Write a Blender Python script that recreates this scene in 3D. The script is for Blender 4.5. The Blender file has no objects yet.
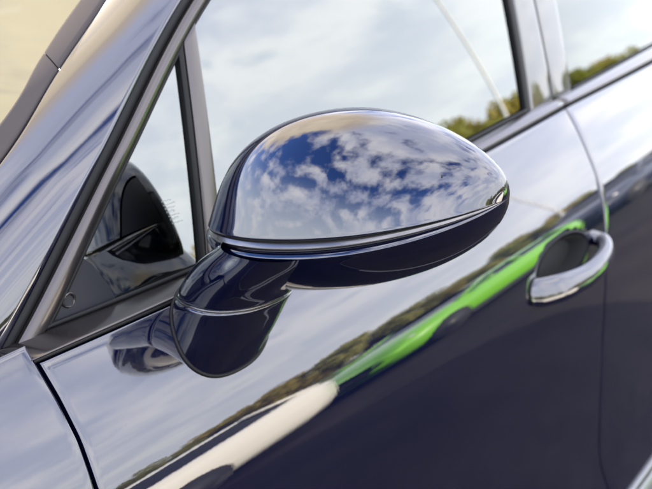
import bpy, math, random
import numpy as np
from mathutils import Vector
R_ = math.radians
random.seed(7)
scene = bpy.context.scene
col = scene.collection

# ------------------------------------------------------------------ camera
cam_d = bpy.data.cameras.new('camera')
cam = bpy.data.objects.new('camera', cam_d)
col.objects.link(cam)
scene.camera = cam
cam.location = (-.455, -.617, 1.44)
_az, _pt = math.atan2(.55, .758), R_(20.5)
cam.rotation_euler = Vector((math.cos(_pt)*math.cos(_az), math.cos(_pt)*math.sin(_az), -math.sin(_pt))).to_track_quat('-Z', 'Y').to_euler()
cam_d.sensor_width = 36
cam_d.lens = 55.2
cam_d.clip_start = .02
cam_d.clip_end = 3000
cam_d.dof.use_dof = True
cam_d.dof.focus_distance = .80
cam_d.dof.aperture_fstop = 9

# ------------------------------------------------------------------ sky and sun
SUN = Vector((.24, .90, .33)).normalized()
sun_el = math.asin(SUN.z)
w = bpy.data.worlds.new('World')
scene.world = w
w.use_nodes = True
nt = w.node_tree
for n in list(nt.nodes):
    nt.nodes.remove(n)
def nd(t, **kw):
    n = nt.nodes.new(t)
    for k, v in kw.items():
        setattr(n, k, v)
    return n
def mth(op, a, b=None, c=None, clamp=False):
    n = nd('ShaderNodeMath', operation=op, use_clamp=clamp)
    for i, v in enumerate((a, b, c)):
        if v is None:
            continue
        if isinstance(v, (int, float)):
            n.inputs[i].default_value = v
        else:
            nt.links.new(v, n.inputs[i])
    return n.outputs[0]
def sstep(val, lo, hi, o0=0., o1=1.):
    n = nd('ShaderNodeMapRange', interpolation_type='SMOOTHSTEP')
    nt.links.new(val, n.inputs[0])
    n.inputs[1].default_value = lo; n.inputs[2].default_value = hi
    n.inputs[3].default_value = o0; n.inputs[4].default_value = o1
    return n.outputs[0]
def cmix(fac, a, b, mode='MIX'):
    n = nd('ShaderNodeMix', data_type='RGBA', blend_type=mode)
    for s, v in ((0, fac), (6, a), (7, b)):
        if isinstance(v, (int, float)):
            n.inputs[s].default_value = v
        elif isinstance(v, tuple):
            n.inputs[s].default_value = v
        else:
            nt.links.new(v, n.inputs[s])
    return n.outputs[2]
sky = nd('ShaderNodeTexSky', sky_type='NISHITA', sun_disc=False)
sky.sun_elevation = sun_el
sky.sun_rotation = math.atan2(SUN.x, SUN.y)
sky.air_density = .85; sky.dust_density = .3; sky.ozone_density = 3.5
tc = nd('ShaderNodeTexCoord')
sx = nd('ShaderNodeSeparateXYZ'); nt.links.new(tc.outputs['Generated'], sx.inputs[0])
zc = mth('MAXIMUM', sx.outputs[2], 0.0)
den = mth('ADD', zc, .22)
cx = mth('DIVIDE', sx.outputs[0], den); cy = mth('DIVIDE', sx.outputs[1], den)
cxyz = nd('ShaderNodeCombineXYZ'); nt.links.new(cx, cxyz.inputs[0]); nt.links.new(cy, cxyz.inputs[1])
def noise(scale, detail, rough, off=0., dist=0.):
    m = nd('ShaderNodeMapping'); m.inputs['Location'].default_value = (off, off*.7, off*.3); m.inputs['Scale'].default_value = (.82, 1.18, 1.)
    nt.links.new(cxyz.outputs[0], m.inputs[0])
    n = nd('ShaderNodeTexNoise'); n.inputs['Scale'].default_value = scale
    n.inputs['Detail'].default_value = detail; n.inputs['Roughness'].default_value = rough
    n.inputs['Distortion'].default_value = dist
    nt.links.new(m.outputs[0], n.inputs['Vector'])
    return n.outputs['Fac']
n_big = noise(1.1, 2, .5, 5.3)
n_puff = noise(4.3, 7, .52, 1.7, .15)
n_sh = noise(3.0, 4, .5, 9.2)
cov = mth('ADD', mth('MULTIPLY', mth('MINIMUM', sx.outputs[1], .1), -.15), mth('ADD', mth('MULTIPLY', n_big, .38), mth('MULTIPLY', n_puff, .92)))
haze = sstep(sx.outputs[2], .05, .62, .92, 0.)
dotn = nd('ShaderNodeVectorMath', operation='DOT_PRODUCT')
nt.links.new(tc.outputs['Generated'], dotn.inputs[0]); dotn.inputs[1].default_value = tuple(Vector((.14, .64, .75)).normalized())
warm = sstep(dotn.outputs['Value'], .85, .975)
cov = mth('ADD', cov, mth('ADD', mth('MULTIPLY', warm, .16), mth('ADD', sstep(sx.outputs[2], .74, .93, 0., .11), sstep(sx.outputs[0], -.22, .16, 0., .10))))
fac = sstep(cov, .565, .80)
c_lit = cmix(warm, (10.0, 9.8, 10.0, 1), (9.3, 7.8, 5.2, 1))
c_shd = cmix(warm, (6.2, 6.5, 8.0, 1), (7.2, 5.8, 3.8, 1))
c_cl = cmix(sstep(n_sh, .38, .66), c_shd, c_lit)
c_sky = cmix(haze, cmix(1., sky.outputs[0], (.58, .75, 1.14, 1), 'MULTIPLY'), cmix(warm, (6.4, 7.2, 8.1, 1), (6.8, 6.6, 6.2, 1)))
h_col = cmix(warm, (7.0, 7.25, 7.45, 1), (6.8, 6.5, 6.0, 1))
c_all = cmix(sstep(sx.outputs[2], .08, .50, .60, 0.), cmix(mth('MULTIPLY', fac, .86), c_sky, c_cl), h_col)
bg = nd('ShaderNodeBackground'); bg.inputs[1].default_value = .10
nt.links.new(c_all, bg.inputs[0])
wo = nd('ShaderNodeOutputWorld'); nt.links.new(bg.outputs[0], wo.inputs[0])

sd = bpy.data.lights.new('sun', 'SUN')
sd.energy = 4.2; sd.angle = R_(.6); sd.color = (1., .90, .74)
so = bpy.data.objects.new('sun', sd); col.objects.link(so)
so.rotation_euler = SUN.to_track_quat('Z', 'Y').to_euler()
so.location = (0, 0, 20)

vs = scene.view_settings
scene.display_settings.display_device = 'sRGB'
vs.view_transform = 'Standard'; vs.look = 'None'
vs.exposure = 2.6; vs.gamma = 1.0; vs.use_curve_mapping = False
scene.cycles.max_bounces = 12
scene.cycles.transparent_max_bounces = 16
scene.cycles.glossy_bounces = 6
scene.cycles.caustics_reflective = False
scene.cycles.caustics_refractive = False

# ------------------------------------------------------------------ materials
MATS = {}
def mat(name, base, rough=.5, metal=0., coat=0., coat_ior=1.5, ior=1.5, coat_rough=.0, emis=None):
    m = bpy.data.materials.new(name); m.use_nodes = True
    b = m.node_tree.nodes['Principled BSDF']
    b.inputs['Base Color'].default_value = (*base, 1)
    b.inputs['Roughness'].default_value = rough
    b.inputs['Metallic'].default_value = metal
    b.inputs['IOR'].default_value = ior
    b.inputs['Coat Weight'].default_value = coat
    b.inputs['Coat IOR'].default_value = coat_ior
    b.inputs['Coat Roughness'].default_value = coat_rough
    MATS[name] = m
    return m
def mlink(m, a, b): m.node_tree.links.new(a, b)
def add_noise_color(m, scale, c1, c2, detail=6, lo=.35, hi=.65, coord='Object', target='Base Color', rough=.55):
    t = m.node_tree; b = t.nodes['Principled BSDF']
    c = t.nodes.new('ShaderNodeTexCoord'); n = t.nodes.new('ShaderNodeTexNoise')
    n.inputs['Scale'].default_value = scale; n.inputs['Detail'].default_value = detail; n.inputs['Roughness'].default_value = rough
    r = t.nodes.new('ShaderNodeValToRGB')
    r.color_ramp.elements[0].position = lo; r.color_ramp.elements[1].position = hi
    r.color_ramp.elements[0].color = (*c1, 1); r.color_ramp.elements[1].color = (*c2, 1)
    t.links.new(c.outputs[coord], n.inputs['Vector']); t.links.new(n.outputs['Fac'], r.inputs[0]); t.links.new(r.outputs[0], b.inputs[target])
    return n
def add_bump(m, scale, strength, dist=.001, detail=4, coat=False):
    t = m.node_tree; b = t.nodes['Principled BSDF']
    c = t.nodes.new('ShaderNodeTexCoord'); n = t.nodes.new('ShaderNodeTexNoise')
    n.inputs['Scale'].default_value = scale; n.inputs['Detail'].default_value = detail
    bu = t.nodes.new('ShaderNodeBump'); bu.inputs['Strength'].default_value = strength; bu.inputs['Distance'].default_value = dist
    t.links.new(c.outputs['Object'], n.inputs['Vector']); t.links.new(n.outputs['Fac'], bu.inputs['Height'])
    t.links.new(bu.outputs[0], b.inputs['Normal'])
    if coat: t.links.new(bu.outputs[0], b.inputs['Coat Normal'])

# dark blue metallic paint under a clear coat, with fine dust
paint = mat('dark_blue_paint', (.0011, .0020, .0130), .35, .25, 1., 1.87, 1.3, .012)
paint.node_tree.nodes['Principled BSDF'].inputs['Specular IOR Level'].default_value = .02
def dusty(m, base, dust, amount=.5):
    t = m.node_tree; b = t.nodes['Principled BSDF']
    c = t.nodes.new('ShaderNodeTexCoord')
    v = t.nodes.new('ShaderNodeTexVoronoi'); v.inputs['Scale'].default_value = 240
    n = t.nodes.new('ShaderNodeTexNoise'); n.inputs['Scale'].default_value = 9; n.inputs['Detail'].default_value = 6
    t.links.new(c.outputs['Object'], v.inputs['Vector']); t.links.new(c.outputs['Object'], n.inputs['Vector'])
    r = t.nodes.new('ShaderNodeMapRange'); r.inputs[1].default_value = .05; r.inputs[2].default_value = .10; r.inputs[3].default_value = 1; r.inputs[4].default_value = 0
    t.links.new(v.outputs['Distance'], r.inputs[0])
    r2 = t.nodes.new('ShaderNodeMapRange'); r2.inputs[1].default_value = .5; r2.inputs[2].default_value = .72
    t.links.new(n.outputs['Fac'], r2.inputs[0])
    mu = t.nodes.new('ShaderNodeMath'); mu.operation = 'MULTIPLY'
    t.links.new(r.outputs[0], mu.inputs[0]); t.links.new(r2.outputs[0], mu.inputs[1])
    mu2 = t.nodes.new('ShaderNodeMath'); mu2.operation = 'MULTIPLY'; mu2.inputs[1].default_value = amount
    t.links.new(mu.outputs[0], mu2.inputs[0])
    mx = t.nodes.new('ShaderNodeMix'); mx.data_type = 'RGBA'
    mx.inputs[6].default_value = (*base, 1); mx.inputs[7].default_value = (*dust, 1)
    t.links.new(mu2.outputs[0], mx.inputs[0]); t.links.new(mx.outputs[2], b.inputs['Base Color'])
    sp = t.nodes.new('ShaderNodeSeparateXYZ'); t.links.new(c.outputs['Object'], sp.inputs[0])
    rz = t.nodes.new('ShaderNodeMapRange'); rz.inputs[1].default_value = .88; rz.inputs[2].default_value = .42; rz.inputs[3].default_value = 0; rz.inputs[4].default_value = 1
    t.links.new(sp.outputs[2], rz.inputs[0])
    nf = t.nodes.new('ShaderNodeTexNoise'); nf.inputs['Scale'].default_value = 26; nf.inputs['Detail'].default_value = 9; nf.inputs['Roughness'].default_value = .72
    t.links.new(c.outputs['Object'], nf.inputs['Vector'])
    rf = t.nodes.new('ShaderNodeMapRange'); rf.inputs[1].default_value = .38; rf.inputs[2].default_value = .75; rf.inputs[3].default_value = 0; rf.inputs[4].default_value = .16
    t.links.new(nf.outputs['Fac'], rf.inputs[0])
    mf = t.nodes.new('ShaderNodeMath'); mf.operation = 'MULTIPLY'; t.links.new(rf.outputs[0], mf.inputs[0]); t.links.new(rz.outputs[0], mf.inputs[1])
    mx2 = t.nodes.new('ShaderNodeMix'); mx2.data_type = 'RGBA'; mx2.inputs[7].default_value = (*dust, 1)
    t.links.new(mx.outputs[2], mx2.inputs[6]); t.links.new(mf.outputs[0], mx2.inputs[0]); t.links.new(mx2.outputs[2], b.inputs['Base Color'])
    # coat haze from fine film of dust
    r3 = t.nodes.new('ShaderNodeMapRange'); r3.inputs[1].default_value = .3; r3.inputs[2].default_value = .8; r3.inputs[3].default_value = .006; r3.inputs[4].default_value = .03
    t.links.new(n.outputs['Fac'], r3.inputs[0]); t.links.new(r3.outputs[0], b.inputs['Coat Roughness'])
    # orange peel
    n2 = t.nodes.new('ShaderNodeTexNoise'); n2.inputs['Scale'].default_value = 220; n2.inputs['Detail'].default_value = 1
    t.links.new(c.outputs['Object'], n2.inputs['Vector'])
    bu = t.nodes.new('ShaderNodeBump'); bu.inputs['Strength'].default_value = .015; bu.inputs['Distance'].default_value = .0004
    t.links.new(n2.outputs['Fac'], bu.inputs['Height']); t.links.new(bu.outputs[0], b.inputs['Coat Normal'])
dusty(paint, (.0011, .0020, .0130), (.06, .056, .053), .30)

gloss_black = mat('gloss_black_plastic', (.006, .006, .007), .3, 0, 1., 1.55, 1.2, .01)
trim_mat = mat('dark_anodised_trim', (.060, .054, .053), .24, .85, .3, 1.5, 1.5, .15)
add_bump(trim_mat, 60, .03, .0005)
chrome = mat('satin_chrome', (.62, .62, .63), .14, 1.)
satin = mat('satin_grey', (.20, .20, .205), .38, .7)
cover_m = mat('dark_grained_cover', (.006, .007, .012), .5, 0, 0, 1.5, 1.35)
rubber = mat('black_rubber', (.006, .006, .0065), .6, 0, 0, 1.5, 1.3); add_bump(rubber, 400, .2, .0006)
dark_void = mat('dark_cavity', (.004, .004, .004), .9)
cabin = mat('cabin_plastic', (.008, .0085, .009), .7); add_bump(cabin, 300, .3, .0008)
leather = mat('black_leather', (.009, .0085, .0085), .5); add_bump(leather, 180, .35, .001)
led_dark = mat('smoked_lens', (.030, .028, .030), .05, 0, 1., 1.7, 1.5, .0)
lens = mat('clear_lens_over_chrome', (.15, .142, .136), .22, .8, .6, 1.5)
mirror_glass_m = mat('mirror_silver', (.8, .84, .86), .01, 1.)
white_mark = mat('white_etch', (.30, .33, .32), .8)
tyre_m = mat('tyre_rubber', (.02, .02, .021), .75)
alloy = mat('dark_alloy_metal', (.05, .05, .052), .5, .3)
dirt_spot = mat('dried_dirt', (.02, .018, .016), .9)

def glass(name, tint, f0):
    m = bpy.data.materials.new(name); m.use_nodes = True
    t = m.node_tree
    for n in list(t.nodes): t.nodes.remove(n)
    o = t.nodes.new('ShaderNodeOutputMaterial'); mx = t.nodes.new('ShaderNodeMixShader')
    tr = t.nodes.new('ShaderNodeBsdfTransparent'); tr.inputs[0].default_value = (*tint, 1)
    gl = t.nodes.new('ShaderNodeBsdfGlossy'); gl.inputs['Roughness'].default_value = .004; gl.inputs[0].default_value = (.96, 1., .98, 1)
    g = t.nodes.new('ShaderNodeNewGeometry'); d = t.nodes.new('ShaderNodeVectorMath'); d.operation = 'DOT_PRODUCT'
    t.links.new(g.outputs['Normal'], d.inputs[0]); t.links.new(g.outputs['Incoming'], d.inputs[1])
    def M(op, a, b):
        n = t.nodes.new('ShaderNodeMath'); n.operation = op
        for i, v in enumerate((a, b)):
            if v is None: continue
            if isinstance(v, (int, float)): n.inputs[i].default_value = v
            else: t.links.new(v, n.inputs[i])
        return n.outputs[0]
    a = M('ABSOLUTE', d.outputs['Value'], None)
    p = M('POWER', M('SUBTRACT', 1., a), 5.)
    f = M('ADD', M('MULTIPLY', p, 1-f0), f0)
    t.links.new(f, mx.inputs[0]); t.links.new(tr.outputs[0], mx.inputs[1]); t.links.new(gl.outputs[0], mx.inputs[2])
    t.links.new(mx.outputs[0], o.inputs[0])
    return m
win_glass = glass('tinted_glass', (.10, .135, .125), .16)
rear_glass_m = glass('privacy_glass', (.06, .065, .065), .11)
screen_glass = glass('windscreen_glass', (.07, .08, .075), .15)

# ------------------------------------------------------------------ helpers
def link(name, me, m, parent=None, smooth=True):
    o = bpy.data.objects.new(name, me); col.objects.link(o)
    if m is not None: me.materials.append(m)
    if smooth:
        me.polygons.foreach_set('use_smooth', [True]*len(me.polygons))
    if parent is not None: o.parent = parent
    return o
def pydata(name, V, Fc, m, parent=None, smooth=True):
    me = bpy.data.meshes.new(name)
    me.from_pydata([tuple(map(float, v)) for v in V], [], [tuple(f) for f in Fc]); me.update()
    return link(name, me, m, parent, smooth)
def grid_faces(nu, nv, closed_u=False, closed_v=False, off=0, flip=False):
    F = []
    for i in range(nu if closed_u else nu-1):
        for j in range(nv if closed_v else nv-1):
            a = i*nv+j; b = ((i+1) % nu)*nv+j; c = ((i+1) % nu)*nv+(j+1) % nv; d = i*nv+(j+1) % nv
            F.append((off+a, off+d, off+c, off+b) if flip else (off+a, off+b, off+c, off+d))
    return F
class MB:
    def __init__(s): s.V = []; s.F = []
    def grid(s, P, cu=False, cv=False, flip=False):
        P = np.asarray(P); nu, nv = P.shape[:2]; off = len(s.V)
        s.V += [tuple(p) for p in P.reshape(-1, 3)]
        s.F += grid_faces(nu, nv, cu, cv, off, flip)
        return off
    def box(s, c, d, rz=0.):
        off = len(s.V); ca, sa = math.cos(rz), math.sin(rz)
        for x in (-1, 1):
            for y in (-1, 1):
                for z in (-1, 1):
                    px, py = x*d[0]/2, y*d[1]/2
                    s.V.append((c[0]+px*ca-py*sa, c[1]+px*sa+py*ca, c[2]+z*d[2]/2))
        s.F += [tuple(off+k for k in f) for f in ((0,1,3,2),(4,6,7,5),(0,4,5,1),(2,3,7,6),(0,2,6,4),(1,5,7,3))]
    def tube(s, pts, rads, n=12, up=(0, 0, 1), cap=True, ratio=1.):
        pts = [Vector(p) for p in pts]; off = len(s.V); upv = Vector(up)
        for i, p in enumerate(pts):
            t = (pts[min(i+1, len(pts)-1)]-pts[max(i-1, 0)]).normalized()
            a = t.cross(upv)
            if a.length < 1e-5: a = t.cross(Vector((1, 0, 0)))
            a.normalize(); b = a.cross(t)
            r = rads[i] if hasattr(rads, '__len__') else rads
            for k in range(n):
                th = 2*math.pi*k/n
                s.V.append(tuple(p+a*math.cos(th)*r+b*math.sin(th)*r*ratio))
        for i in range(len(pts)-1):
            for k in range(n):
                s.F.append((off+i*n+k, off+i*n+(k+1) % n, off+(i+1)*n+(k+1) % n, off+(i+1)*n+k))
        if cap:
            s.F.append(tuple(off+k for k in range(n))[::-1]); e = off+(len(pts)-1)*n
            s.F.append(tuple(e+k for k in range(n)))
    def build(s, name, m, parent=None, smooth=True):
        return pydata(name, s.V, s.F, m, parent, smooth)
def empty(name, loc=(0, 0, 0), rz=0.):
    o = bpy.data.objects.new(name, None); col.objects.link(o); o.location = loc; o.rotation_euler = (0, 0, rz)
    o.empty_display_size = .2
    return o
def tag(o, label=None, cat=None, group=None, kind=None):
    if label: o['label'] = label
    if cat: o['category'] = cat
    if group: o['group'] = group
    if kind: o['kind'] = kind
    return o
def smooth1(a, sig):
    k = np.exp(-.5*(np.arange(-3*sig, 3*sig+1)/sig)**2); k /= k.sum()
    return np.convolve(np.pad(a, 3*sig, 'edge'), k, 'valid')
def spline(pts, n):
    """Catmull-Rom through pts, n samples."""
    P = np.asarray(pts, float); d = np.r_[0, np.cumsum(np.linalg.norm(np.diff(P, axis=0), axis=1))]
    P2 = np.vstack([2*P[0]-P[1], P, 2*P[-1]-P[-2]]); out = []
    for s in np.linspace(0, d[-1], n):
        i = min(np.searchsorted(d, s, side='right')-1, len(P)-2); t = (s-d[i])/(d[i+1]-d[i])
        p0, p1, p2, p3 = P2[i], P2[i+1], P2[i+2], P2[i+3]
        out.append(.5*((2*p1)+(-p0+p2)*t+(2*p0-5*p1+4*p2-p3)*t*t+(-p0+3*p1-3*p2+p3)*t**3))
    return np.array(out)

# ------------------------------------------------------------------ ground and setting
asphalt = mat('asphalt', (.06, .057, .055), .85)
add_noise_color(asphalt, 2.2, (.020, .0175, .0172), (.036, .031, .030), 10, .3, .7); add_bump(asphalt, 60, .6, .01, 8)
for m_ in (asphalt, cabin, leather): m_.node_tree.nodes['Principled BSDF'].inputs['Specular IOR Level'].default_value = .06
mb = MB()
mb.grid([[(x, y, 0) for y in (-800, -40, 0, 40, 800)] for x in (-800, -40, 0, 40, 800)], flip=False)
tag(mb.build('ground', asphalt, None, False), kind='structure')
paint_white = mat('road_paint', (.62, .61, .58), .7); add_noise_color(paint_white, 14, (.35, .34, .33), (.68, .67, .64), 8, .3, .5)

# ------------------------------------------------------------------ the car: surfaces
YC = .86
ZS = [.30, .36, .42, .48, .55, .75, .82, .87, .90, .93, .955, .97, 1.005, 1.05, 1.10, 1.2]
AS = [17, 16, 14, 8, 4, 4, 5, 8, 13, 18, 22, 26, 31, 34, 36, 38]
_z = np.linspace(.3, 1.2, 901)
_a = smooth1(np.interp(_z, ZS, AS), 12); _t = np.tan(np.radians(_a))
_y = np.r_[0, np.cumsum((_t[1:]+_t[:-1])/2*.001)]; _y = _y-np.interp(1.094, _z, _y)+.010
_zg = np.linspace(1.0, 1.65, 651)
_tg = np.tan(np.radians(smooth1(np.interp(_zg, [1.0, 1.08, 1.35, 1.65], [15.5, 16.5, 21, 30]), 20)))
_yg = np.r_[0, np.cumsum((_tg[1:]+_tg[:-1])/2*.001)]; _yg = _yg-np.interp(1.09, _zg, _yg)+.022
def bow(x): return .02*(x-.95)**2
def S(x, z): return np.interp(z, _z, _y)+bow(x)
def G(x, z): return np.interp(z, _zg, _yg)+bow(x)+.20*np.maximum(0, .35-x)**2
def on(fn, x, z, off=0.):
    """point on the side surface fn at (x, z), pushed outward by off"""
    y = fn(x, z); h = .004
    gx = (fn(x+h, z)-fn(x-h, z))/(2*h); gz = (fn(x, z+h)-fn(x, z-h))/(2*h)
    n = np.array([gx, -1., gz]); n /= np.linalg.norm(n)
    return np.array([x, y, z])+off*n
def belt(x): return np.interp(x, [-1.7, -.6, 0, .16, .76, 1.05, 1.5, 2.3, 3.2], [.93, 1.03, 1.063, 1.063, 1.074, 1.084, 1.091, 1.11, 1.15])

car = empty('car', (.7, YC, 0))
tag(car, 'dark blue car with glossy paint, its wing mirror and front door filling the picture', 'car')
CARINV = Vector(car.location)
def cp(o):
    """parent to the car, keeping world coordinates"""
    o.parent = car; o.location = Vector(o.location)-CARINV; return o
def mirrored(o, name=None):
    me = o.data.copy(); n = len(me.vertices); co = np.empty(n*3); me.vertices.foreach_get('co', co); co = co.reshape(-1, 3)
    co[:, 1] = 2*YC-co[:, 1]; me.vertices.foreach_set('co', co.ravel()); me.flip_normals(); me.update()
    c = bpy.data.objects.new(name or o.name.split('.')[0], me); col.objects.link(c); c.parent = o.parent; c.location = o.location
    return c

def edge_samples(lo, hi, step, r=.0035, roll=5, flange=.018):
    """list of (coordinate, inward offset) across a panel with rolled edges"""
    L = [(lo, flange)]
    for k in range(roll+1):
        a = math.pi/2*(1-k/roll); L.append((lo+r*(1-math.sin(a)), r*(1-math.cos(a))))
    n = max(3, int(round((hi-lo-2*r)/step)))
    for k in range(1, n): L.append((lo+r+(hi-lo-2*r)*k/n, 0.))
    for k in range(roll+1):
        a = math.pi/2*k/roll; L.append((hi-r*(1-math.sin(a)), r*(1-math.cos(a))))
    L.append((hi, flange))
    return L
def panel(name, xa, xb, zlo, ztop, m, step=.006, dent=None, fn=S):
    """sheet-metal panel between the cuts xa(z), xb(z); ztop(x)"""
    xm = (xa(.8)+xb(.8))/2
    zs = edge_samples(0, 1., step/.7, r=.0035, flange=.018)
    us = edge_samples(0, 1., step/abs(xb(.8)-xa(.8)), r=.0022/abs(xb(.8)-xa(.8)), flange=.018)
    P = np.zeros((len(us), len(zs), 3))
    for i, (u, iu) in enumerate(us):
        for j, (v, iv) in enumerate(zs):
            x0 = xa(.8)+(xb(.8)-xa(.8))*u
            zt = ztop(x0); z = zlo+(zt-zlo)*v
            x = xa(z)+(xb(z)-xa(z))*u
            inn = max(iu, iv*.9 if v > .5 else iv)
            if dent: inn += dent(x, z)
            P[i, j] = on(fn, x, z, -inn)
    mb = MB(); mb.grid(P)
    return cp(mb.build(name, m))
XF = lambda z: np.interp(z, [.3, .55, .75, .964, 1.001, 1.033, 1.066, 1.12], [.02, -.005, -.004, .001, .004, .003, 0., -.004])
XR = lambda z: np.interp(z, [.3, .425, .48, .541, .733, .852, .945, 1.005, 1.056, 1.12], [1.07, 1.043, 1.022, 1.015, 1.018, 1.026, 1.044, 1.050, 1.055, 1.05])
GAP = .0034
def cup(x, z):
    a = (x-.868)/.092; b = (z-.900)/.032
    r = math.sqrt(a*a+b*b)
    if r >= 1: return 0.
    t = min(1., (1-r)/.42); return .042*(t*t*(3-2*t))
door = panel('front_door', lambda z: XF(z)+GAP/2, lambda z: XR(z)-GAP/2, .33, lambda x: belt(x)-.001, paint, .006, cup)
rdoor = panel('rear_door', lambda z: XR(z)+GAP/2, lambda z: np.interp(z, [.3, .6, .8, 1.2], [1.62, 1.68, 1.82, 1.98]), .33, lambda x: belt(x)-.001, paint, .012)
rq = panel('rear_quarter', lambda z: np.interp(z, [.3, .6, .8, 1.2], [1.625, 1.685, 1.825, 1.985]), lambda z: 3.25+0*z, .72, lambda x: belt(x)-.001, paint, .03)
ftop = lambda x: np.interp(x, [-1.6, -.6, -.12, -.03, .0], [.93, 1.035, 1.071, 1.0755, 1.0765])
fen = panel('fender', lambda z: -1.55+0*z, lambda z: XF(z)-GAP/2, .77, ftop, paint, .007)
fen2 = panel('fender', lambda z: -.80+math.sqrt(max(1e-4, .42**2-(min(z, .765)-.37)**2)), lambda z: XF(z)-GAP/2, .33, lambda x: .768, paint, .012)
for o in (rdoor, rq, fen, fen2, door): mirrored(o)
# black cavity behind the panel gaps
mb = MB(); mb.grid([[on(S, x, z, -.022) for z in np.linspace(.30, 1.05, 30)] for x in np.linspace(-1.5, 3.2, 60)])
lin = cp(mb.build('inner_panel', dark_void)); mirrored(lin)
# sill with a bright strip
mb = MB(); mb.grid([[on(S, x, z, o) for z, o in ((.325, -.02), (.325, .0), (.27, .004), (.22, -.01), (.20, -.08))] for x in np.linspace(-.35, 1.65, 30)], flip=True)
sill = cp(mb.build('sill', gloss_black)); mirrored(sill)
mb = MB(); mb.grid([[on(S, x, z+.004*(x-1.1), o) for z, o in ((.379, -.003), (.379, .004), (.377, .006), (.369, .006), (.367, .004), (.367, -.003))] for x in np.linspace(.2, 1.62, 30)], flip=True)
sill_s = cp(mb.build('sill_strip', satin))
mb = MB(); mb.grid([[on(S, x, z+.004*(x-1.1), o) for z, o in ((.363, -.003), (.363, .004), (.361, .006), (.322, .007), (.318, .004), (.318, -.003))] for x in np.linspace(.2, 1.62, 30)], flip=True)
sill_s = cp(mb.build('sill_strip', satin))

# ------------------------------------------------------------------ glasshouse
def ribbon(name, A, B, prof, m, n=60, fn=G, nocar=False, raw=False):
    """strip on the side surface between polylines A and B of (x, z); prof = list of (t, off)"""
    a = spline([(p[0], p[1], 0) for p in A], n); b = spline([(p[0], p[1], 0) for p in B], n)
    P = [[on(fn, a[i][0]+(b[i][0]-a[i][0])*t, a[i][1]+(b[i][1]-a[i][1])*t, o) for t, o in prof] for i in range(n)]
    mb = MB(); mb.grid(P)
    # end caps
    k = len(prof); mb.F.append(tuple(range(k))); mb.F.append(tuple(range((n-1)*k, n*k))[::-1])
    return cp(mb.build(name, m))
def prof(h, r=.0015, back=-.006, crown=.0008):
    L = [(0., back), (0., h-r)]
    for k in range(1, 4): a = math.pi/2*k/4; L.append((.03*(1-math.cos(a)), h-r+r*math.sin(a)))
    for k in range(9): t = .03+.94*k/8; L.append((t, h+crown*math.sin(math.pi*k/8)))
    for k in range(1, 4): a = math.pi/2*k/4; L.append((.97+.03*math.sin(a), h-r+r*math.cos(a)))
    return L+[(1., h-r), (1., back)]
AO = [(.0018, 1.0481), (.0314, 1.0747), (.1568, 1.1907), (.3123, 1.318), (.55, 1.452), (.80, 1.535), (1.05, 1.568), (1.4, 1.58)]   # outer edge of the trim
AI = [(.0395, 1.0605), (.0600, 1.0792), (.1718, 1.1870), (.331, 1.316), (.57, 1.440), (.81, 1.518), (1.05, 1.548), (1.4, 1.56)]       # its glass edge
AS0 = [(-.0077, 1.0495), (.0218, 1.0767), (.1472, 1.194), (.3024, 1.3234), (.542, 1.459), (.794, 1.543), (1.045, 1.577), (1.4, 1.589)]
ribbon('pillar_trim', AO, AI, prof(.004, crown=.0018), trim_mat, 90)
ribbon('rubber_seal', AS0, AO, prof(-.002, crown=.001), rubber, 90)
ribbon('rubber_seal', AI, [(p[0]+.0032, p[1]-.0027) for p in AI], prof(.001, crown=.0012), rubber, 90)

# glass panes
def pane(name, lo, hi, m, n=40, k=24, off=-.003):
    """lo, hi : polylines (x, z) lower edge / upper edge"""
    a = spline([(p[0], p[1], 0) for p in lo], n); b = spline([(p[0], p[1], 0) for p in hi], n)
    P = [[on(G, a[i][0]+(b[i][0]-a[i][0])*t, a[i][1]+(b[i][1]-a[i][1])*t, off) for t in np.linspace(0, 1, k)] for i in range(n)]
    mb = MB(); mb.grid(P); return cp(mb.build(name, m))
def ztrim(x):
    xs = [p[0] for p in AI]; zs = [p[1] for p in AI]; return np.interp(x, xs, zs)
gb = lambda x: np.interp(x, [0, .05, .21, .77, .94, 1.07, 1.55, 2.3], [1.059, 1.063, 1.068, 1.084, 1.092, 1.095, 1.112, 1.14])
xq = np.linspace(.036, .262, 24)
qg = pane('quarter_glass', [(x, gb(x)-.004) for x in np.linspace(.034, .228, 24)], [(x, ztrim(x)-.002) for x in np.linspace(.036, .274, 24)], win_glass)
mirrored(qg)
fg = pane('door_glass', [(x, gb(x)-.004) for x in np.linspace(.226, .955, 40)], [(x, ztrim(x)-.002) for x in np.linspace(.272, 1.01, 40)], win_glass, 60, 40, -.0035)
mirrored(fg)
rg = pane('rear_glass', [(x, gb(x)-.004) for x in np.linspace(1.125, 2.0, 30)], [(x, 1.555) for x in np.linspace(1.16, 1.95, 30)], rear_glass_m, 50, 30, -.003)
mirrored(rg)
# divider between the quarter glass and the window: rubber edge and gloss cover
dv = lambda dx: [(.2225+dx, 1.062), (.236+dx, 1.127), (.2705+dx, 1.279), (.287+dx, 1.35)]
def clip_top(L):   # keep the divider under the A trim
    return L[:-1]
ribbon('rubber_seal', [(.222, 1.066), (.236, 1.125), (.270, 1.2725)], [(.229, 1.066), (.2435, 1.125), (.279, 1.279)], prof(.0015), rubber, 40)
ribbon('window_divider', [(.229, 1.066), (.2435, 1.125), (.279, 1.279)], [(.2515, 1.066), (.2645, 1.125), (.3015, 1.2945)], prof(.003, crown=.0012), trim_mat, 40)
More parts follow.
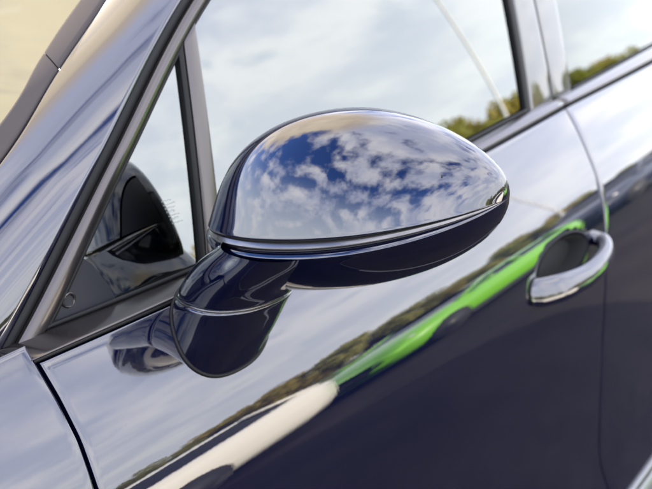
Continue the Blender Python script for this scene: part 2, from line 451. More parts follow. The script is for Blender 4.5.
# black seal at the rear of the window and the gloss pillar covers
ribbon('rubber_seal', [(.945, 1.086), (.949, 1.095), (.970, 1.255), (.999, 1.52)], [(.961, 1.088), (.965, 1.097), (.986, 1.253), (1.015, 1.52)], prof(.002), rubber, 40)
ribbon('pillar_cover', [(.961, 1.088), (.966, 1.10), (.987, 1.253), (1.016, 1.535)], [(1.0500, 1.090), (1.0505, 1.101), (1.0570, 1.247), (1.077, 1.54)], prof(.002, crown=.0002), gloss_black, 40)
ribbon('pillar_cover', [(1.0535, 1.090), (1.0540, 1.101), (1.0605, 1.247), (1.081, 1.54)], [(1.124, 1.092), (1.128, 1.13), (1.139, 1.239), (1.165, 1.54)], prof(.002, crown=.0002), gloss_black, 40)
# belt trim below the glass (front door and rear door)
def btrim(name, x0, x1, m):
    xs = np.linspace(x0, x1, 60)
    P = []
    for x in xs:
        lo = on(S, x, belt(x)+.002); hi = on(G, x, gb(x))
        n = np.array([0, -.93, .37]); row = [lo-n*.012]
        for k in range(13):
            t = k/12; b = .0055*math.sin(math.pi*min(1, max(0, t)))**.6
            row.append(lo+(hi-lo)*t+n*(b+.001))
        row.append(hi-n*.012); P.append(row)
    mb = MB(); mb.grid(P); mb.F.append(tuple(range(15))); mb.F.append(tuple(range(59*15, 60*15))[::-1])
    return cp(mb.build(name, m))
btrim('belt_trim', -.004, XR(1.09)-.001, trim_mat)
btrim('belt_trim', XR(1.09)+.003, 2.25, trim_mat)
# rubber lips: under the belt trim and against the glass
def lip(x0, x1, fn, zf, r, name='rubber_seal', off=.0008):
    mb = MB(); mb.tube([on(fn, x, zf(x), off) for x in np.linspace(x0, x1, 60)], r, 8); return cp(mb.build(name, rubber))
lip(-.002, XR(1.09)-.002, S, lambda x: belt(x)+.0008, .0018, off=-.001)
lip(XR(1.09)+.003, 2.25, S, lambda x: belt(x)+.0008, .0018, off=-.001)
lip(.036, .955, G, lambda x: gb(x)+.002, .0024)
lip(1.125, 2.0, G, lambda x: gb(x)+.001, .0022)

qg2 = pane('rear_quarter_glass', [(x, gb(x)-.004) for x in np.linspace(2.02, 2.55, 16)], [(x, 1.55-.10*max(0, x-2.)) for x in np.linspace(1.97, 2.45, 16)], rear_glass_m, 24, 16, -.003)
mirrored(qg2)
rp = ribbon('rear_pillar', [(2.54, 1.10), (2.50, 1.3), (2.44, 1.50)], [(3.2, 1.14), (3.1, 1.32), (2.97, 1.47)], prof(.002), paint, 20); mirrored(rp)
rl = panel('rear_quarter', lambda z: 2.08+math.sqrt(max(1e-4, .43**2-(min(z, .715)-.37)**2)), lambda z: 3.25+0*z, .33, lambda x: .718, paint, .04); mirrored(rl)
# painted A pillar: from the seal to the windscreen edge
L0 = [(p[0]-.001, p[1]+.0005) for p in AS0[:-1]]
L0 = [(L0[0][0]-.02, L0[0][1]-.012)]+L0
L0_3 = spline([on(G, x, z, .0) for x, z in L0], 120)
L1 = [(-.175, .095, 1.050), (-.105, .108, 1.088), (.068, .125, 1.194), (.167, .155, 1.2585), (.262, .183, 1.316), (.478, .255, 1.442), (.72, .335, 1.548), (.98, .38, 1.606), (1.35, .41, 1.626)]
L1_3 = spline(L1, 120)
P = []
for a, b in zip(L0_3, L1_3):
    d = b-a; nrm = np.cross(np.array([.8, .3, .52]), d); nrm /= np.linalg.norm(nrm)
    if nrm[2] < 0: nrm = -nrm
    row = [a+np.array([.003, .012, -.004])]
    for k in range(5):
        q = math.pi/2*k/5; row.append(a+d*.02*(1-math.cos(q))*.6+nrm*(-.004+.004*math.sin(q)))
    for k in range(25):
        t = .012+.976*k/24
        row.append(a+d*t+nrm*(0.011*(1-(2*t-1)**2)*np.linalg.norm(d)/.12))
    row.append(b-nrm*.012); P.append(row)
mb = MB(); mb.grid(P, flip=True)
pil = cp(mb.build('pillar', paint)); mirrored(pil)
# windscreen edge trim
L2 = [(p[0]+.013 if i > 1 else p[0]+.02, p[1]+.034, p[2]+(-.003 if i > 3 else .012)) for i, p in enumerate(L1)]
L2[2] = (.094, .152, 1.220); L2[3] = (.180, .190, 1.2665); L2[4] = (.267, .225, 1.312)
L2_3 = spline(L2, 120)
def strip3(name, A, B, m, h, rows=(0, 120), parent_fn=cp):
    P = []
    for a, b in list(zip(A, B))[rows[0]:rows[1]]:
        d = b-a; nrm = np.cross(np.array([.8, .3, .52]), d); nrm /= np.linalg.norm(nrm)
        if nrm[2] < 0: nrm = -nrm
        row = [a-nrm*.01]
        for k in range(9):
            t = k/8; row.append(a+d*t+nrm*(h*(math.sin(math.pi*(.08+.84*t))**.5)))
        row.append(b-nrm*.01); P.append(row)
    mb = MB(); mb.grid(P, flip=True); k = len(P[0]); n = len(P)
    mb.F.append(tuple(range(k))); mb.F.append(tuple(range((n-1)*k, n*k)))
    return cp(mb.build(name, m))
scr_trim = mat('windscreen_trim_plastic', (.060, .053, .051), 1., 0, .0)
scr_trim.node_tree.nodes['Principled BSDF'].inputs['Specular IOR Level'].default_value = .0
A1 = spline(L1, 1100)+np.array([.0005, .001, 0]); A2 = spline(L2, 1100); ist = int(np.argmin(np.abs(A1[:, 2]-1.262)))
strip3('windscreen_trim', A1, A2, scr_trim, .003, (0, ist)); strip3('windscreen_trim', A1, A2, scr_trim, .003, (ist, 1100))
# windscreen
P = []
for i in range(2, 112):
    a = L2_3[i]
    row = []
    for k in range(33):
        t = k/32; y = a[1]+(2*YC-2*a[1])*t; s = math.sin(math.pi*t)
        row.append((a[0]-.17*s*(.8+.2*s), y, a[2]+.035*s*(i/112)-.001))
    P.append(row)
mb = MB(); mb.grid(P, flip=True); ws = cp(mb.build('windscreen', screen_glass))
# roof
xs = np.linspace(1.0, 3.0, 30); P = []
for x in xs:
    zr = np.interp(x, [1., 1.4, 2., 2.6, 3.0], [1.575, 1.589, 1.585, 1.545, 1.47]); yr = float(G(x, zr)) if x < 2.2 else float(G(2.2, zr))+.1*(x-2.2)
    row = []
    for k in range(25):
        t = k/24; y = yr+(2*YC-2*yr)*t; row.append((x, y, zr+.085*(math.sin(math.pi*t)**.6)*(1 if x > 1.05 else .9)))
    P.append(row)
mb = MB(); mb.grid(P, flip=True); cp(mb.build('roof', paint))
# roof front between the two pillars' upper ends
ribbon('roof_rail', [(.98, 1.575), (1.4, 1.588), (2.0, 1.585), (2.6, 1.545)], [(.98, 1.545), (1.4, 1.558), (2.0, 1.555), (2.6, 1.515)], prof(.004), trim_mat, 40)
# bonnet
P = []
for x in np.linspace(-1.55, -.02, 40):
    zt = float(belt(x)); y0 = float(S(x, zt))+.004; row = [(x, y0, zt-.02)]
    for k in range(41):
        t = k/40; y = y0+(2*YC-2*y0)*t; s = math.sin(math.pi*t); row.append((x, y, zt+.075*s**.55+.03*(x+1.5)/1.5*s-.0005))
    row.append((x, 2*YC-y0, zt-.02)); P.append(row)
mb = MB(); mb.grid(P, flip=True); cp(mb.build('bonnet', paint))
# front and tail closings
mb = MB()
P = []
for k in range(17):
    t = k/16; s = math.sin(math.pi*t); y = float(S(-1.55, .85))+(2*YC-2*float(S(-1.55, .85)))*t
    P.append([(-1.55-.28*s**.6, y, z) for z in (.25, .45, .7, .93+.06*s)])
mb.grid(P); cp(mb.build('front_bumper', paint))
mb = MB(); P = []
for k in range(17):
    t = k/16; s = math.sin(math.pi*t)
    P.append([(3.25+.2*s**.6-dx, .0+2*YC*t if z < 1.2 else .35+(2*YC-.7)*t, z) for z, dx in ((.3, .05), (.8, 0), (1.12, .03), (1.47, .28))])
mb.grid(P, flip=True); cp(mb.build('tailgate', paint))

# ------------------------------------------------------------------ door handle
hz = .884
hp = spline([(.752, .004, hz), (.775, -.010, hz), (.81, -.024, hz), (.86, -.033, hz), (.91, -.036, hz+.004), (.952, -.031, hz+.010), (.976, -.018, hz+.016), (.980, .004, hz+.019)], 60)
P = []
for i, q in enumerate(hp):
    t = i/59; base = np.array([0, float(S(q[0], q[2])), 0]); c = np.array([q[0], base[1]+q[1], q[2]])
    tg = hp[min(i+1, 59)]-hp[max(i-1, 0)]; tg /= np.linalg.norm(tg)
    side = np.array([0, .42, .907]); nn = np.cross(tg, side); nn /= np.linalg.norm(nn)
    hh = np.interp(t, [0, .06, .2, .5, .8, 1], [.0165, .0215, .0210, .0170, .0145, .012]); th = np.interp(t, [0, .2, .5, .8, 1], [.006, .010, .0115, .0125, .012])
    P.append([c+side*hh*math.copysign(abs(math.cos(a))**.75, math.cos(a))+nn*th*math.copysign(abs(math.sin(a))**.85, math.sin(a)) for a in np.linspace(0, 2*math.pi, 28, endpoint=False)])
mb = MB(); mb.grid(P, cv=True, flip=True); k = 28
mb.F.append(tuple(range(k))); mb.F.append(tuple(range(59*k, 60*k))[::-1])
hd = mb.build('door_handle', paint); hd.parent = door
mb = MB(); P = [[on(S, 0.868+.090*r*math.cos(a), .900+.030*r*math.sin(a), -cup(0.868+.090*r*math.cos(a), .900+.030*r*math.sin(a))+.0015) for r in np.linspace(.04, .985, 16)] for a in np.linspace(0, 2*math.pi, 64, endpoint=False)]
mb.grid(P, cu=True); mb.F.append(tuple(i*16 for i in range(64))); g = mb.build('cup_shade_lining', dark_void); g.parent = door  # near-black lining laid over the paint so the recess looks shaded
# gasket rim round the cup and at the foot of the handle
mb = MB(); mb.tube([on(S, 0.868+.0935*math.cos(a), .900+.0335*math.sin(a), -.0008) for a in np.linspace(0, 2*math.pi, 64)], .0016, 6, cap=False)
g = mb.build('cup_gasket', rubber); g.parent = door
mb = MB(); mb.tube([on(S, .768+.020*math.cos(a), hz+.0185*math.sin(a), .0006) for a in np.linspace(0, 2*math.pi, 40)], .0022, 6, cap=False)
g = mb.build('handle_gasket', rubber); g.parent = door
door_children = [c for c in door.children]

# ------------------------------------------------------------------ wing mirror
Q = dict(yc=-.1327, W=.1319, zc=1.1443, rise=.024, Ht=.1003, Hb=.0663, xr=.2607, xs=.2467, d0=.0821, dt=.0688, skew=.0093, tap=.1488)
P35 = R_(35)
def hs(phi, psi, grow=0.):
    """housing surface: phi along the width (-90 inner .. 90 outer), psi round the section (90 top rim .. 0 parting line .. -90 bottom rim)"""
    o = math.sin(phi); c = max(0., math.cos(phi)); tp = max(0., min(1., psi/(math.pi/2)))**.5
    blunt = max(0., 1-abs(o)**2.6)**(1/2.6)
    if psi > 0:
        Rr = c*(1-.179*o*o*tp) if o > 0 else blunt+(c*(1-.0201*o*o)-blunt)*tp
        ps = P35+psi/(math.pi/2)*(math.pi/2-P35)
        lz = Rr*(math.sin(ps)-math.sin(P35))/(1-math.sin(P35)); lx = Rr*math.cos(ps)/math.cos(P35)
    else:
        Rr = c*(1+.2417*o*o*abs(math.sin(psi))) if o > 0 else blunt
        lz = Rr*math.sin(psi); lx = Rr*math.cos(psi)
    y = Q['yc']-(Q['W']+grow)*o
    z = Q['zc']+Q['rise']*o+Q['skew']*o*o+((Q['Ht']+grow)*lz if lz > 0 else (Q['Hb']+grow)*lz)*(1-Q['tap']*o)
    x = Q['xr']+Q['xs']*(Q['yc']-y)-(Q['d0']+grow)*(1+Q['dt']*o)*lx
    return np.array([x, y, z])
PHI = np.pi/2*np.sin(np.pi/2*np.linspace(-1, 1, 121))*.9995
PSI0 = .006
def shell(name, p0, p1, m, n, grow=0., parent=None, inset=True, rim=False, lo_roll=True, hi_roll=False):
    P = []
    for ph in PHI:
        row = []
        if lo_roll:
            row.append(hs(ph, p0, grow-.006))
            for k in range(4): a = math.pi/2*k/4; row.append(hs(ph, p0+.0175*(1-math.cos(a)), grow-.0014*(1-math.sin(a))))
        pp = np.linspace(p0+(.0175 if lo_roll else 0), p1-(.0175 if hi_roll else 0), n)
        for p in pp: row.append(hs(ph, p, grow))
        if hi_roll:
            for k in range(1, 5): a = math.pi/2*k/4; row.append(hs(ph, p1-.0175*(1-math.sin(a)), grow-.0014*(1-math.cos(a))))
            row.append(hs(ph, p1, grow-.006))
        if rim:
            e = hs(ph, p1, grow); c = np.array([e[0], Q['yc'], Q['zc']])
            sgn = 1 if rim == 1 else -1
            ctr = np.array([Q['xr']+Q['xs']*(Q['yc']-e[1]), e[1]+(Q['yc']-e[1])*.0, Q['zc']+Q['rise']*math.sin(ph)])
            for dx, s in ((.006, 1.), (.011, .985), (.014, .95), (.013, .90), (.004, .885)):
                q = ctr+(e-ctr)*s; q[1] = Q['yc']+(e[1]-Q['yc'])*(1-.1*(1-s)); q[0] = e[0]+dx; row.append(q)
        P.append(row)
    mb = MB(); mb.grid(P, flip=True)
    return mb.build(name, m, parent)
PS1 = -.175
P = []
for ph in PHI:   # lower shell with an upward-facing lip under the strips
    cs = max(.15, math.cos(ph)); row = []
    for p, g in ((PS1+.002, -.010), (PS1, -.0050), (PS1-.005, -.0040), (PS1-.022, -.0018), (PS1-.042, .0004), (PS1-.056, .0014), (PS1-.068, .0018), (PS1-.085, .0017), (PS1-.12, .0008)): row.append(hs(ph, p, g*cs))
    for p in np.linspace(PS1-.16, -math.pi/2, 30): row.append(hs(ph, p))
    P.append(row)
mb = MB(); mb.grid(P)
wm = cp(mb.build('wing_mirror', paint))
for k in range(0): pass
wm['label'] = 'dark blue wing mirror on its foot'
PALL = PHI; PHI = PALL[np.sin(PALL) >= -.84]
cap = shell('mirror_cap', PSI0, math.pi/2, paint, 64, 0., wm, lo_roll=True)
PHI = PALL[np.sin(PALL) <= -.835]
shell('inner_cover', PSI0, math.pi/2, cover_m, 64, -.0006, wm, lo_roll=True)
PHI = PALL
def band(name, rows, m):
    P = [[hs(ph, p, g*max(.15, math.cos(ph))) for p, g in rows] for ph in PHI]
    mb = MB(); mb.grid(P); return mb.build(name, m, wm)
band('indicator_lens', ((-.030, -.008), (-.031, -.0046), (-.036, -.0042), (-.092, -.0012), (-.098, -.0009), (-.102, -.0018), (-.1025, -.008)), lens)
band('indicator_surround', ((-.105, -.008), (-.106, -.0050), (-.110, -.0044), (-.165, -.0042), (-.171, -.0052), (-.172, -.008)), led_dark)
shell('housing_core', -math.pi/2, math.pi/2, dark_void, 24, -.0055, wm, lo_roll=False)
# rear rim and glass
P = []
for th in np.linspace(0, 2*math.pi, 96, endpoint=False):
    o = math.cos(th)*.999; ph = math.asin(o); up = math.sin(th) >= 0
    e = hs(ph, math.pi/2 if up else -math.pi/2); zc0 = Q['zc']+Q['rise']*o*.6
    row = []
    for dx, s in ((-.001, .998), (.006, 1.), (.011, .985), (.0135, .955), (.013, .93), (.004, .91)):
        yy = Q['yc']+(e[1]-Q['yc'])*s; zz = zc0+(e[2]-zc0)*s
        row.append((Q['xr']+Q['xs']*(Q['yc']-yy)+dx, yy, zz))
    P.append(row)
mb = MB(); mb.grid(P, cu=True); mb.build('rear_rim', gloss_black, wm)
mb = MB(); n = len(P); mb.V = [r[5] for r in P]; mb.F = [tuple(range(n))]
mb.build('mirror_glass', mirror_glass_m, wm, False)
# foot: a column of rounded sections from the door up into the housing
FT = [  # centre, half length along x, half depth
    ((.190, .003, .980), .058, .043), ((.191, -.003, .994), .059, .044), ((.193, -.010, 1.010), .060, .0445), ((.196, -.018, 1.027), .061, .045), ((.199, -.024, 1.042), .0615, .0455),
    ((.201, -.030, 1.056), .0618, .0464), ((.2034, -.0415, 1.0774), .0625, .049), ((.2050, -.0610, 1.1001), .0605, .0490), ((.2060, -.0870, 1.1250), .0575, .0450)]
FC = spline([f[0] for f in FT], 60); FA = np.interp(np.linspace(0, 1, 60), np.linspace(0, 1, len(FT)), [f[1] for f in FT]); FB = np.interp(np.linspace(0, 1, 60), np.linspace(0, 1, len(FT)), [f[2] for f in FT])
FA = smooth1(FA, 3); FB = smooth1(FB, 3)
def fsec(i, grow=0., n=56):
    c = FC[i]; up = np.array([.07, .0, .99]); up /= np.linalg.norm(up)
    ax = np.array([.985, .0, .05]); ax -= up*ax.dot(up); ax /= np.linalg.norm(ax); ay = np.cross(up, ax)
    out = []
    for a in np.linspace(0, 2*math.pi, n, endpoint=False):
        ca, sa = math.cos(a), math.sin(a)
        out.append(c+ax*(FA[i]+grow)*math.copysign(abs(ca)**.85, ca)+ay*(FB[i]+grow)*math.copysign(abs(sa)**.85, sa))
    return out
SEAM = 32
mb = MB(); mb.grid([fsec(0, -.003)]+[fsec(i) for i in range(0, SEAM)]+[fsec(SEAM, -.0006), fsec(SEAM, -.004)], cv=True)
mb.build('mirror_foot', paint, wm)
mb = MB(); mb.grid([fsec(SEAM+1, -.004), fsec(SEAM+1, -.0006)]+[fsec(i) for i in range(SEAM+2, 60)], cv=True)
mb.build('mirror_neck', paint, wm)
mb = MB(); mb.grid([fsec(SEAM, -.003), fsec(SEAM, -.0012), fsec(SEAM+1, -.0012), fsec(SEAM+1, -.003)], cv=True)
mb.build('foot_seam', lens, wm)
# gasket where the foot meets the door
ring = []
for k in range(56):
    # slide down the column to the door surface
    col_pts = [fsec(i)[k] for i in (0, 10, 20)]
    best = None; prev = None
    for i in range(0, 40):
        p = np.array(fsec(i)[k]); dlt = p[1]-float(S(p[0], p[2]))
        if dlt < 0:
            best = p if prev is None else prev[0]+(p-prev[0])*prev[1]/(prev[1]-dlt); break
        prev = (p, dlt)
    if best is None: best = np.array(fsec(5)[k])
    ring.append(on(S, best[0], best[2], .0003))
ring.append(ring[0])
mb = MB(); mb.tube(ring, .0021, 8, cap=False); mb.build('foot_gasket', rubber, wm)
# small fleck of dirt on the cap
q = hs(.80, .62)
mb = MB(); mb.tube([q-np.array([.0006, 0, .0012]), q+np.array([0., 0, .0014])], [.0007, .0005], 6); mb.build('dirt_fleck', dirt_spot, wm)

# ------------------------------------------------------------------ cabin
mb = MB()
P = []
for y in np.linspace(.06, 2*YC-.06, 24):
    P.append([(-.25, y, .95), (-.05, y, 1.03), (.15, y, 1.045+.02*math.sin(y*3)), (.30, y, 1.03), (.36, y, .97), (.34, y, .85), (.25, y, .6)])
mb.grid(P, flip=False); cp(mb.build('dashboard', cabin))
mb = MB(); mb.grid([[on(G, x, gb(x)-.012, -.012), on(G, x, gb(x)-.01, -.03), on(G, x, gb(x)-.012, -.07), on(G, x, gb(x)-.06, -.10), on(G, x, 1.001, -.10)-np.array([0, 0, .35])] for x in np.linspace(-.02, 1.08, 30)], flip=True)
dt_ = cp(mb.build('door_lining', cabin)); mirrored(dt_)
# tweeter in the corner
c = on(G, .0735, 1.0805, -.0012)
mb = MB(); mb.grid([[c+np.array([.0075*r*math.cos(a), -.0015*h, .0075*r*math.sin(a)]) for r, h in ((1., 0), (1., .6), (.85, 1.), (.72, .6), (.70, 0))] for a in np.linspace(0, 2*math.pi, 28, endpoint=False)], cu=True)
tw = mb.build('tweeter', trim_mat)
mb = MB(); mb.grid([[on(G, x, gb(x)-.003+(zt-gb(x)+.003)*t, -.0018) for t in np.linspace(0, 1, 8)] for x, zt in ((.036, 1.066), (.060, 1.081), (.085, 1.104), (.098, 1.113), (.106, 1.104), (.116, 1.083), (.121, gb(.121)))]); ct = cp(mb.build('added_dark_corner', cover_m))  # dark patch added over the glass corner, standing in for a dark reflection
tw.parent = ct
# steering wheel
mb = MB(); cw = Vector((.50, .45, .93)); ax = Vector((.93, 0, .37)); u_ = Vector((0, 1, 0)); v_ = ax.cross(u_)
mb.tube([cw+u_*.185*math.cos(a)+v_*.185*math.sin(a) for a in np.linspace(0, 2*math.pi, 49)], .016, 10, up=tuple(ax), cap=False)
sw = cp(mb.build('steering_wheel', leather))
mb = MB(); mb.tube([cw-ax*.02, cw+ax*.01, cw+ax*.02], [.07, .07, .05], 20); h = mb.build('wheel_hub', cabin); h.parent = sw
mb = MB()
for a in (0, math.pi, -math.pi/2): mb.tube([cw, cw+u_*.18*math.cos(a)+v_*.18*math.sin(a)], .014, 8)
h = mb.build('wheel_spokes', cabin); h.parent = sw
def seat(y):
    mb = MB()
    P = []
    for z, x, wd, th in ((.55, .98, .24, .09), (.75, 1.05, .25, .10), (1.0, 1.13, .25, .09), (1.15, 1.18, .20, .07), (1.21, 1.20, .12, .04)):
        P.append([(x+th*math.sin(a), y+wd*math.copysign(abs(math.cos(a))**.6, math.cos(a)), z) for a in np.linspace(0, 2*math.pi, 24, endpoint=False)])
    mb.grid(P, cv=True); mb.F.append(tuple(range(4*24, 5*24)))
    s = cp(mb.build('seat_back', leather))
    P = []
    for z, wd, th in ((1.22, .10, .035), (1.25, .135, .05), (1.33, .14, .055), (1.40, .12, .045), (1.42, .08, .02)):
        P.append([(1.21+th*math.sin(a), y+wd*math.copysign(abs(math.cos(a))**.6, math.cos(a)), z) for a in np.linspace(0, 2*math.pi, 24, endpoint=False)])
    mb = MB(); mb.grid(P, cv=True); mb.F.append(tuple(range(4*24, 5*24))); mb.F.append(tuple(range(24))[::-1])
    h = mb.build('headrest', leather); h.parent = s
    P = []
    for x, zt in ((.45, .50), (.55, .60), (.8, .60), (1.02, .56)):
        P.append([(x, y+.25*math.copysign(abs(math.cos(a))**.5, math.cos(a)), zt-.09+.09*math.sin(a)) for a in np.linspace(0, 2*math.pi, 20, endpoint=False)])
    mb = MB(); mb.grid(P, cv=True); mb.F.append(tuple(range(20))); mb.F.append(tuple(range(60, 80))); cp(mb.build('seat_cushion', leather))
seat(.45); seat(2*YC-.45)
mb = MB(); mb.box((.9, YC, .32), (3.6, 1.7, .04)); cp(mb.build('cabin_floor', cabin, None, False))
mb = MB(); mb.box((2.35, YC, .95), (.25, 1.45, .75)); cp(mb.build('rear_bench', leather, None, False))
P = []
for x in np.linspace(.99, 2.9, 12):
    P.append([(x, y, 1.545+.05*math.sin(math.pi*(y-.25)/(2*YC-.5))) for y in np.linspace(.25, 2*YC-.25, 12)])
mb = MB(); mb.grid(P); cp(mb.build('headliner', mat('headliner_cloth', (.12, .115, .11), .9)))
# etched marks on the quarter glass (illegible small print)
mb = MB()
def etch(x, z, wd, ht):
    x0, z0 = x, z
    a = on(G, x, z, -.0022); b = on(G, x+wd, z, -.0022); c_ = on(G, x+wd, z+ht, -.0022); d_ = on(G, x, z+ht, -.0022)
    o = len(mb.V); mb.V += [tuple(a), tuple(b), tuple(c_), tuple(d_)]; mb.F.append((o, o+1, o+2, o+3))
rr = random.Random(3)
for li, (nch, hgt) in enumerate(((6, .0012), (7, .0012), (6, .0014), (5, .0022), (7, .0011), (5, .0020), (7, .0011))):
    x = .199+.0009*li; z = 1.1385-li*.0037
    for c in range(nch):
        wd = rr.uniform(.0012, .0019)
        etch(x, z, .0004, hgt)
        if rr.random() < .7: etch(x+wd-.0004, z+rr.choice((0, .3))*hgt, .0004, hgt*.7)
        etch(x, z+rr.choice((0, .5, .85))*hgt, wd, .0003)
        x += wd+.0007
em = mb.build('etched_mark', white_mark, None, False); em.parent = qg

# wheels
def wheel_at(x, y, sgn):
    mb = MB(); prof_ = [(.19, .10), (.25, .125), (.33, .13), (.36, .11), (.37, .05), (.37, -.05), (.36, -.11), (.33, -.13), (.25, -.125), (.19, -.1)]
    mb.grid([[(x+r*math.cos(a), y+o, .37+r*math.sin(a)) for r, o in prof_] for a in np.linspace(0, 2*math.pi, 40, endpoint=False)], cu=True)
    t = cp(mb.build('wheel', tyre_m))
    mb = MB(); mb.tube([(x, y-sgn*.02, .37), (x, y+sgn*.02, .37)], .2, 30)
    for k in range(5):
        a = 2*math.pi*k/5; mb.tube([(x+.03*math.cos(a), y+sgn*.06, .37+.03*math.sin(a)), (x+.235*math.cos(a), y+sgn*.1, .37+.235*math.sin(a))], [.03, .022], 8)
    r = mb.build('rim', alloy); r.parent = t
for x in (-.80, 2.08):
    wheel_at(x, .03, -1); wheel_at(x, 2*YC-.03, 1)

# ------------------------------------------------------------------ what the car's side mirrors: the car park opposite
def car_paint(name, c, metal=.0): return mat(name, c, .35, metal, 1., 1.5)
glass_dark = mat('far_car_glass', (.012, .014, .015), .05, 0, 0, 1.5, 1.5)
lamp_glass = mat('lamp_lens', (.6, .6, .6), .12, .2, 1.)
black_plastic = mat('black_plastic', (.02, .02, .02), .5)
def ring_sec(x, hw, zb_, zs, zt, tw):
    """cross-section of a far car: bottom, side bulge, shoulder, top half width tw"""
    pts = [(x, -hw*.88, zb_), (x, -hw*.97, zb_+.14), (x, -hw, zb_+.30), (x, -hw*.985, zs-.14), (x, -hw*.94, zs), (x, -tw, zt), (x, -tw*.5, zt+.02), (x, 0, zt+.03)]
    return pts+[(p[0], -p[1], p[2]) for p in pts[-2::-1]]
def parked_car(label, pm, loc, rz, tall=0., length=1., axles=(1.32, -1.30), roof=None, zs_=1.):
    root = empty('parked_car', loc, rz)
    tag(root, label, 'car', 'cars parked across the aisle, seen mirrored in the door')
    h = tall; root.scale = (length, 1, zs_)
    # nose at +x
    B = [(2.12, .55, .30, .55, .60, .40), (2.05, .80, .22, .66, .72, .62), (1.75, .88, .20, .78, .84, .70), (1.15, .90, .20, .88+h*.3, .97+h*.4, .74), (.85, .90, .20, .92+h*.4, 1.00+h*.4, .74),
         (0., .91, .20, .94+h*.4, 1.0+h*.4, .74), (-1.1, .91, .20, .96+h*.4, 1.02+h*.4, .74), (-1.75, .89, .22, .97+h*.4, 1.03+h*.4, .72), (-2.0, .82, .28, .90+h*.3, .98+h*.3, .66), (-2.1, .66, .36, .75, .8, .55)]
    P = [ring_sec(*b) for b in B]
    mb = MB(); mb.grid(P, flip=True); k = 15; mb.F.append(tuple(range(k))); mb.F.append(tuple(range(9*k, 10*k))[::-1]); mb.F += [(i*k, (i+1)*k, (i+1)*k+k-1, i*k+k-1) for i in range(9)]
    mb.build('body', pm, root)
    # greenhouse: glass loft and roof
    zr = 1.46+h if roof is None else roof
    def gh(x, w0, w1, z0, z1): return [(x, -w0, z0), (x, -w1, z1), (x, w1, z1), (x, w0, z0)]
    z0 = .96+h*.4
    mb = MB(); Pg = [gh(.95, .76, .74, z0, z0+.02), gh(.15, .78, .60, z0, zr-.03), (gh(-1.35, .78, .60, z0, zr-.03)), gh(-1.85, .76, .70, z0, z0+.05)]
    mb.grid(Pg, flip=True); mb.build('cabin_glass', glass_dark, root, False)
    mb = MB(); mb.grid([[(x, -.62, zr-.05), (x, -.58, zr-.01), (x, -.3, zr+.03), (x, 0, zr+.035), (x, .3, zr+.03), (x, .58, zr-.01), (x, .62, zr-.05)] for x in (.22, .10, -.6, -1.3, -1.45)], flip=True); mb.build('roof', pm, root)
    for s in (-1, 1):
        for (x0, zz0, w0), (x1, zz1, w1) in ((((1.0), z0, .77), (.14, zr-.02, .605)), ((-.35, z0, .785), (-.38, zr-.02, .61)), ((-1.88, z0, .77), (-1.38, zr-.02, .61))):
            mb = MB(); mb.tube([(x0, s*w0, zz0), (x1, s*w1, zz1)], .04, 6); mb.build('pillar', pm, root)
        mb = MB(); mb.tube([(1.93, s*.52, .66), (1.80, s*.80, .73)], [.085, .06], 10, ratio=.8); mb.build('headlight', lamp_glass, root)
        mb = MB(); mb.tube([(.72, s*.84, 1.02+h*.4), (.70, s*1.0, 1.05+h*.4)], [.05, .075], 8, ratio=.8); mb.build('door_mirror', pm, root)
        for x in axles:
            mb = MB(); mb.tube([(x, s*.68, .32), (x, s*.915, .32)], .32, 24); wl = mb.build('wheel', tyre_m, root)
            mb = MB(); mb.tube([(x, s*.90, .32), (x, s*.925, .32)], .20, 18); mb.build('rim', alloy, wl)
    for s in (-1, 1):
        mb = MB(); mb.box((0, s*.885, .24), (2.0, .07, .13)); mb.build('sill', black_plastic, root, False)
    mb = MB(); mb.box((2.10, 0, .42), (.08, 1.0, .16)); mb.build('grille', black_plastic, root, False)
    return root
lime = car_paint('lime_green_paint', (.17, .50, .02)); whitep = car_paint('cream_white_paint', (.84, .82, .77)); navy2 = car_paint('navy_paint', (.012, .018, .045)); greyp = car_paint('grey_paint', (.09, .09, .095), .3)
silver = car_paint('silver_paint', (.5, .5, .5), .5); redp = car_paint('dark_red_paint', (.18, .015, .012))
YN = -3.35   # near sides of the parked row
spec = [(whitep, 'cream white car mirrored as the pale band under the wing mirror', 1.5, .15, 180, 1.), (lime, 'lime green car mirrored as the bright green streak in the door', 5.85, -.08, 180, .8),
        (navy2, 'navy car behind the lime green one, mirrored by the door handle', 10.3, .0, 180, 1.), (greyp, 'dark grey car parked second behind the lime green one', 15.0, .1, 0, 1.), (silver, 'silver car mirrored beside the door gap', 19.9, .0, 180, 1.),
        (redp, 'dark red car at the far end of the parked row', 24.8, 0., 180, 1.)]
for pm, lab, x, tall, rz, ln in spec:
    parked_car(lab, pm, (x, YN-.91, 0), R_(rz), tall, ln, (1.4, -.70) if pm is whitep else (1.32, -1.30), 1.38 if pm is whitep else (1.20 if pm is lime else None), .80 if pm is lime else (.84 if pm is whitep else 1.))
# grass verge behind the row
grass_m = mat('verge_grass', (.10, .13, .03), .9); add_noise_color(grass_m, .8, (.07, .10, .02), (.16, .16, .05), 8)
mb = MB(); mb.grid([[(x, y, .012+.35*min(1, max(0, (-y-14)/12))**1.2*2) for y in np.linspace(-14, -60, 8)] for x in np.linspace(-60, 160, 12)], flip=True)
tag(mb.build('grass_verge', grass_m), kind='structure')
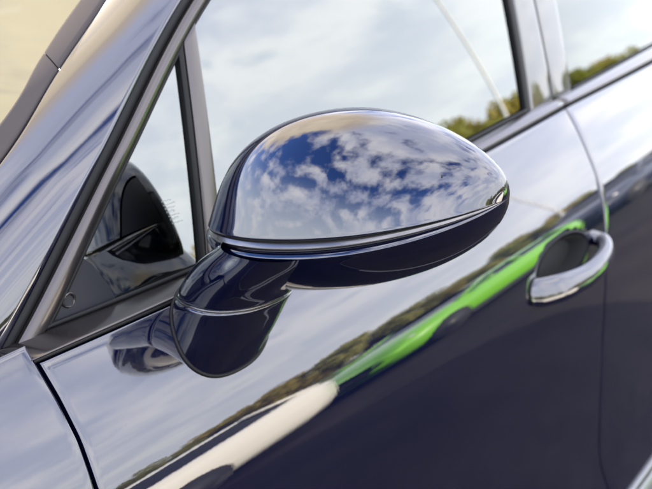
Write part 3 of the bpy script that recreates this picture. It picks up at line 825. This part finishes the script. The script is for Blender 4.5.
# lamp post
lpm = mat('galvanised_steel', (.70, .70, .68), .5, .1)
lp = empty('lamp_post', (21.5, -11.2, 0)); tag(lp, 'pale steel lamp post with a curved arm, mirrored in the window glass', 'lamp post')
mb = MB(); mb.tube([(0, 0, 0), (0, 0, 1.2), (0, 0, 1.25), (0, 0, 9)], [.09, .09, .055, .045], 12); mb.build('post', lpm, lp)
mb = MB(); mb.tube([(0, 0, 8.95), (0, .2, 9.5), (0, .8, 9.85), (0, 1.6, 9.95)], .045, 8); mb.build('arm', lpm, lp)
mb = MB(); mb.tube([(0, 1.4, 9.95), (0, 1.7, 9.97), (0, 2.2, 9.98)], [.06, .15, .08], 10, ratio=.5); mb.build('lamp_head', lpm, lp)
# trees behind the verge
leafm = [mat('leaf_olive_%d' % i, c, .7) for i, c in enumerate(((.17, .165, .03), (.20, .165, .03), (.15, .16, .03)))]
for m in leafm:
    t = m.node_tree; b_ = t.nodes['Principled BSDF']; tl = t.nodes.new('ShaderNodeBsdfTranslucent'); tl.inputs[0].default_value = b_.inputs['Base Color'].default_value
    ad = t.nodes.new('ShaderNodeAddShader'); t.links.new(b_.outputs[0], ad.inputs[0]); t.links.new(tl.outputs[0], ad.inputs[1]); t.links.new(ad.outputs[0], t.nodes['Material Output'].inputs[0])
bark = mat('bark', (.09, .07, .05), .9)
rt = random.Random(11)
def tree_mesh(seed, n=2600):
    r = random.Random(seed); V = []; F = []
    lobes = [(r.uniform(-1.6, 1.6), r.uniform(-1.4, 1.4), r.uniform(1.6, 5.2), r.uniform(.9, 1.7)) for _ in range(11)]
    for i in range(n):
        lx, ly, lz, lr = r.choice(lobes)
        d = Vector((r.gauss(0, 1), r.gauss(0, 1), r.gauss(0, .9))).normalized()*lr*(r.random()**.4)
        c = Vector((lx, ly, lz))+d
        if c.z < .5: continue
        a = Vector((r.gauss(0, 1), r.gauss(0, 1), r.gauss(0, 1))).normalized()*r.uniform(.16, .32); b = a.orthogonal().normalized()*a.length*r.uniform(.5, .9)
        o = len(V); V += [tuple(c+a), tuple(c+b), tuple(c-a), tuple(c-b)]; F.append((o, o+1, o+2, o+3))
    me = bpy.data.meshes.new('crown'); me.from_pydata(V, [], F); me.update(); return me
protos = []
for k in range(5):
    cm = tree_mesh(40+k); cm.materials.append(leafm[k % 3])
    mb = MB(); mb.tube([(0, 0, -.3), (.05, 0, 1.2), (.0, .1, 2.6), (.15, 0, 4.)], [.16, .12, .09, .03], 8)
    for a in range(5):
        an = a*1.3+k; mb.tube([(.03, .05, 1.6+.35*a), (.6*math.cos(an), .6*math.sin(an), 2.3+.4*a), (1.2*math.cos(an), 1.2*math.sin(an), 2.9+.4*a)], [.06, .04, .015], 6)
    tm = bpy.data.meshes.new('trunk'); tm.from_pydata(mb.V, [], mb.F); tm.update(); tm.materials.append(bark)
    protos.append((cm, tm))
for i in range(90):
    x = -6+i*1.35+rt.uniform(-.8, .8); y = -25-rt.uniform(0, 3)-(3 if i % 2 else 0)
    cm, tm = rt.choice(protos)
    t = empty('tree', (x, y, .5), rt.uniform(0, 6.28)); s = rt.uniform(.48, .68)*(1.0+.25*math.sin(i*.35)); t.scale = (s*1.15, s*1.15, s)
    tag(t, 'olive green tree in the tree line mirrored along the bottom of the windows', 'tree', 'trees of the mirrored tree line')
    for nm, me in (('crown', cm), ('trunk', tm)):
        o = bpy.data.objects.new(nm, me); col.objects.link(o); o.parent = t
